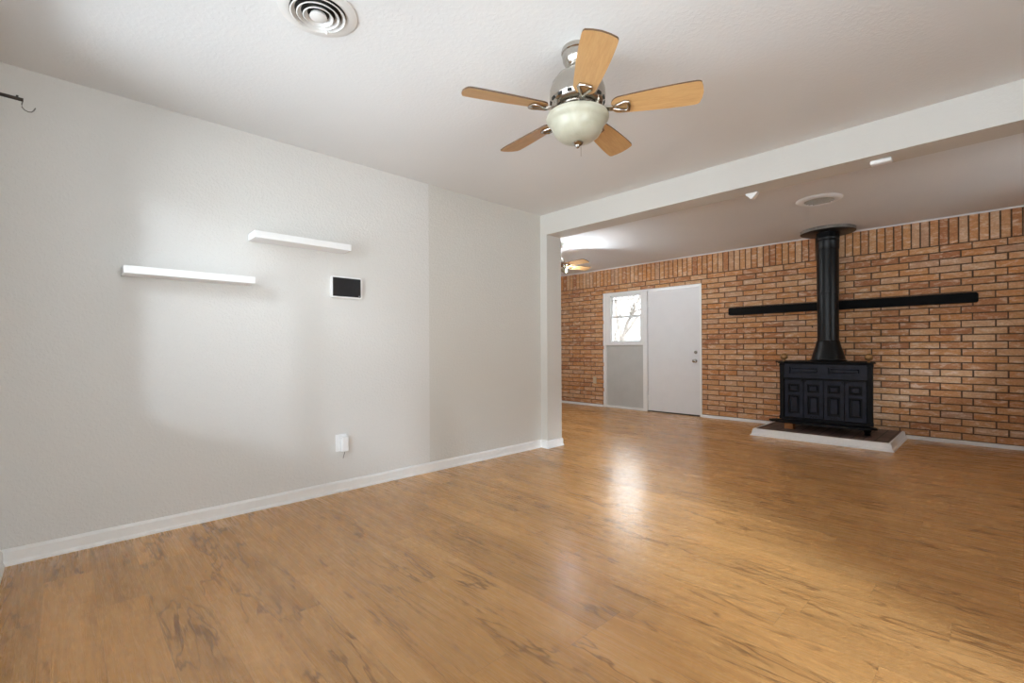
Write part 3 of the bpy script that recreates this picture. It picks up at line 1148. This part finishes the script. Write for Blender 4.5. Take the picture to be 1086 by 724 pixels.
v2 = thing('ceiling_vent', 'round white ceiling vent with dark slats in front of the stove pipe', 'vent', (5.175, 1.165, H))
bm = lathe(new(), [(0.118, -0.0005), (0.190, -0.0005), (0.188, -0.006), (0.165, -0.018), (0.140, -0.022), (0.126, -0.018), (0.118, -0.008)], 64, closed=True)
obj('flange', bm, M_WHITE, v2, smooth=50)
bm = lathe(new(), [(0, -0.0008), (0.122, -0.0008), (0.122, -0.002), (0, -0.002)], 48)
obj('duct', bm, M_DARKGAP, v2)
for k in range(7):
    x = -0.096 + k * 0.032
    hw = math.sqrt(max(0.0, 0.121 ** 2 - x * x))
    bm = prism(new(), [(x - 0.003, -0.003), (x - 0.001, -0.003), (x + 0.006, -0.018), (x + 0.004, -0.019)], 'y', -hw, hw)
    obj('slat', bm, M_VENTSLAT, v2)


# ------------------------------------------------------------------ ceiling fans
def blade_bm(r0, r1, w0, w1, th=0.007):
    o_ = []
    # half outline from the rounded root to the tip; mirrored afterwards
    half = []
    for k in range(7):
        a_ = PI - k * (PI / 2) / 6
        half.append((r0 + 0.045 + 0.045 * math.cos(a_), w0 / 2 * math.sin(a_) ** 0.8 if k else 0.0))
    for k in range(1, 13):
        t = k / 12
        ww = w0 / 2 + (w1 - w0) / 2 * math.sin(t * PI / 2 * 1.0)
        half.append((r0 + 0.045 + (r1 - 0.050 - r0 - 0.045) * t, ww))
    # corner and slightly bowed tip
    half.append((r1 - 0.030, w1 / 2 * 0.995))
    half.append((r1 - 0.020, w1 / 2 * 0.965))
    half.append((r1 - 0.012, w1 / 2 * 0.88))
    half.append((r1 - 0.004, w1 / 2 * 0.5))
    half.append((r1, 0))
    pts = half + [(x, -y) for x, y in half[-2:0:-1]]
    return prism(new(), pts, 'z', -th / 2, th / 2, 0, 1)


def iron_bm(r0):
    """nickel blade iron: an arm that forks into a loop under the blade root"""
    b = new()
    prism(b, [(0.080, 0.016), (0.080, 0.004), (0.118, -0.012), (r0 + 0.010, -0.018), (r0 + 0.010, -0.006), (0.122, 0.0)], 'y', -0.013, 0.013)
    lo = [(r0 + 0.004, 0.0, -0.0125), (r0 + 0.030, 0.014, -0.0125), (r0 + 0.062, 0.027, -0.0125), (r0 + 0.076, 0.024, -0.0125),
          (r0 + 0.080, 0.0, -0.0125), (r0 + 0.076, -0.024, -0.0125), (r0 + 0.062, -0.027, -0.0125), (r0 + 0.030, -0.014, -0.0125)]
    tube(b, lo, 0.0085, 8, closed=True)
    return b


def fan_blade(root, ang, z, r0, r1, w0, w1, pitch=-14):
    holder = obj('blade', blade_bm(r0, r1, w0, w1), [M_BLADE, M_EDGE], root)
    holder.rotation_euler = (math.radians(pitch), 0, ang)
    holder.location = (0, 0, z)
    obj('blade_iron', iron_bm(r0), M_NICKEL, holder, smooth=50)
    return holder


FZ = 2.133
fan = thing('ceiling_fan', 'five blade maple and nickel ceiling fan with an alabaster bowl light', 'ceiling fan', (1.738, 1.357, H))


def fr(prof):
    return [(r, z - H) for r, z in prof]


bm = lathe(new(), fr([(0, 2.4395), (0.070, 2.4395), (0.073, 2.430), (0.073, 2.418), (0.069, 2.414), (0.070, 2.408), (0.066, 2.385), (0.054, 2.360), (0.036, 2.343), (0.020, 2.338), (0, 2.338)]), 48)
obj('canopy', bm, M_NICKEL, fan, smooth=40)
bm = lathe(new(), fr([(0, 2.345), (0.016, 2.345), (0.016, 2.335), (0, 2.335)]), 24)
obj('downrod', bm, M_NICKEL, fan, smooth=40)
bm = lathe(new(), fr([(0, 2.352), (0.030, 2.352), (0.034, 2.342), (0.066, 2.331), (0.095, 2.309), (0.117, 2.278), (0.128, 2.243), (0.130, 2.215), (0.125, 2.190), (0.113, 2.172), (0.100, 2.165), (0, 2.165)]), 56)
mh = obj('motor_housing', bm, M_NICKEL, fan, smooth=40)
for k in range(16):
    b2 = box(new(), 0.108, 0.1275, -0.011, 0.011, 2.184 - H, 2.196 - H)
    obj('vent_slot', xform(b2, Matrix.Rotation(2 * PI * k / 16, 4, 'Z')), M_DARKGAP, mh)
bm = lathe(new(), fr([(0, 2.165), (0.092, 2.165), (0.092, 2.158), (0.080, 2.156), (0.080, 2.141), (0.096, 2.137), (0.098, 2.127), (0, 2.127)]), 48)
obj('switch_housing', bm, M_NICKEL, fan, smooth=40)
for k in range(5):
    fan_blade(fan, 0.193 + k * 2 * PI / 5, FZ + 0.018 - H, 0.155, 0.550, 0.100, 0.136)
bowl = lathe(new(), fr([(0.098, 2.131), (0.128, 2.131), (0.142, 2.125), (0.146, 2.115), (0.143, 2.104), (0.134, 2.095), (0.124, 2.081), (0.116, 2.060), (0.102, 2.037), (0.078, 2.018), (0.045, 2.007), (0, 2.004)]), 64)
lb = obj('light_bowl', bowl, M_BOWL, fan, smooth=40)
bm = lathe(new(), fr([(0, 2.007), (0.022, 2.006), (0.026, 2.001), (0.022, 1.994), (0.012, 1.989), (0.010, 1.984), (0.006, 1.978), (0, 1.977)]), 28)
obj('finial', bm, M_NICKEL, lb, smooth=40)
bm = tube(new(), [(0.012, -0.01, 1.997 - H), (0.013, -0.01, 1.940 - H)], 0.0011, 6)
obj('pull_chain', bm, M_NICKEL, fan)

# fan of the brick room, mostly hidden by the partition stub
CFX, CFY, CFA = 4.830, 4.150, 4.677
fan2 = thing('ceiling_fan', 'lit ceiling fan in the brick room, partly hidden by the partition stub', 'ceiling fan', (CFX, CFY, H))
bm = lathe(new(), fr([(0, 2.4395), (0.075, 2.4395), (0.075, 2.41), (0.055, 2.37), (0.02, 2.35), (0, 2.35)]), 40)
obj('canopy', bm, M_NICKEL, fan2, smooth=40)
bm = lathe(new(), fr([(0, 2.355), (0.013, 2.355), (0.013, 2.285), (0, 2.285)]), 20)
obj('downrod', bm, M_NICKEL, fan2, smooth=40)
bm = lathe(new(), fr([(0, 2.295), (0.05, 2.293), (0.105, 2.265), (0.125, 2.22), (0.118, 2.175), (0.09, 2.155), (0, 2.155)]), 48)
obj('motor_housing', bm, M_NICKEL, fan2, smooth=40)
for k in range(5):
    fan_blade(fan2, CFA + k * 2 * PI / 5, 2.160 - H, 0.155, 0.535, 0.100, 0.136, -12)
bm = lathe(new(), fr([(0, 2.157), (0.05, 2.157), (0.055, 2.13), (0.05, 2.10), (0.02, 2.085), (0, 2.085)]), 32)
obj('light_fitter', bm, M_NICKEL, fan2, smooth=40)
for k in range(3):
    an = -0.77 + k * 2 * PI / 3
    m4 = Matrix.Rotation(an, 4, 'Z') @ Matrix.Translation((0.045, 0, 2.110 - H)) @ Matrix.Rotation(math.radians(96), 4, 'Y')
    bm = lathe(new(), [(0.012, 0.0), (0.020, 0.005), (0.022, 0.03), (0.034, 0.055), (0.047, 0.085), (0.045, 0.085), (0.032, 0.055), (0.020, 0.032)], 28)
    sh = obj('lamp_shade', xform(bm, m4), M_BOWL, fan2, smooth=40)
    bm = lathe(new(), [(0, 0.03), (0.012, 0.032), (0.016, 0.05), (0.027, 0.072), (0.027, 0.085), (0.018, 0.098), (0, 0.102)], 24)
    obj('bulb', xform(bm, m4), M_BULB, sh, smooth=60)

# ------------------------------------------------------------------ outdoors
bm = box(new(), 3.75, XE, YR - 3.6, YR - 0.2, H - 0.08, H + 0.08)  # unseen roof added to keep sky light out of the brick room
box(bm, XN - 1.45, XN - 0.2, NW2[0] - 0.3, NW2[1] + 0.02, 2.20, 2.26)  # unseen awning added to block sky and sun at the second near opening
struct('sky_blocker_roofs', bm, M_BLOCK, 'brown roofs added outside the view to block sky light from the right hand windows', 'roof')
bm = box(new(), XE, 45, -30, 45, -0.5, -0.3)
o = struct('ground_patio', bm, M_LAWN, 'pale concrete ground behind the house beyond the brick wall', 'ground')

bm = new()
gx, gy = 14, 24
grid = [[bm.verts.new((XE + 12 + 22 * i / gx, -20 + 62 * j / gy, -0.32 + 9.5 * (i / gx) ** 0.9 + (0.35 * math.sin(1.7 * j + i) + 0.25 * math.sin(3.1 * i + 0.7 * j)) * min(1, i))) for j in range(gy + 1)] for i in range(gx + 1)]
for i in range(gx):
    for j in range(gy):
        bm.faces.new((grid[i][j], grid[i + 1][j], grid[i + 1][j + 1], grid[i][j + 1]))
struct('ground_hillside', bm, M_HILL, 'pale wooded hillside outside the sash window', 'ground', smooth=60)


def tree(x, y, h, seed, label):
    rt = random.Random(seed)
    root = thing('bare_tree', label, 'tree', (x, y, -0.3), 0, 'bare trees outside the sash window')
    b = new()

    def grow(p, d, r, ln, depth):
        q = p + d * ln
        mid = p + d * ln * 0.5 + Vector((rt.uniform(-1, 1), rt.uniform(-1, 1), 0)) * ln * 0.06
        tube(b, [p, mid, q], [r, r * 0.85, r * 0.68], 5)
        if depth == 0:
            return
        for k in range(3 if depth > 1 else 4):
            nd = (d + Vector((rt.uniform(-1, 1), rt.uniform(-1, 1), rt.uniform(-0.25, 0.6))) * 0.75).normalized()
            grow(q if k else mid, nd, r * 0.62, ln * rt.uniform(0.6, 0.85), depth - 1)
    grow(Vector((0, 0, 0)), Vector((0, 0, 1)), h * 0.022, h * 0.28, 4)
    obj('trunk_and_branches', b, M_BARK, root)


tree(11.5, 7.4, 5.0, 5, 'bare pale tree seen through the left half of the sash window')
tree(20.0, 14.5, 6.0, 8, 'bare pale tree seen farther back through the sash window')
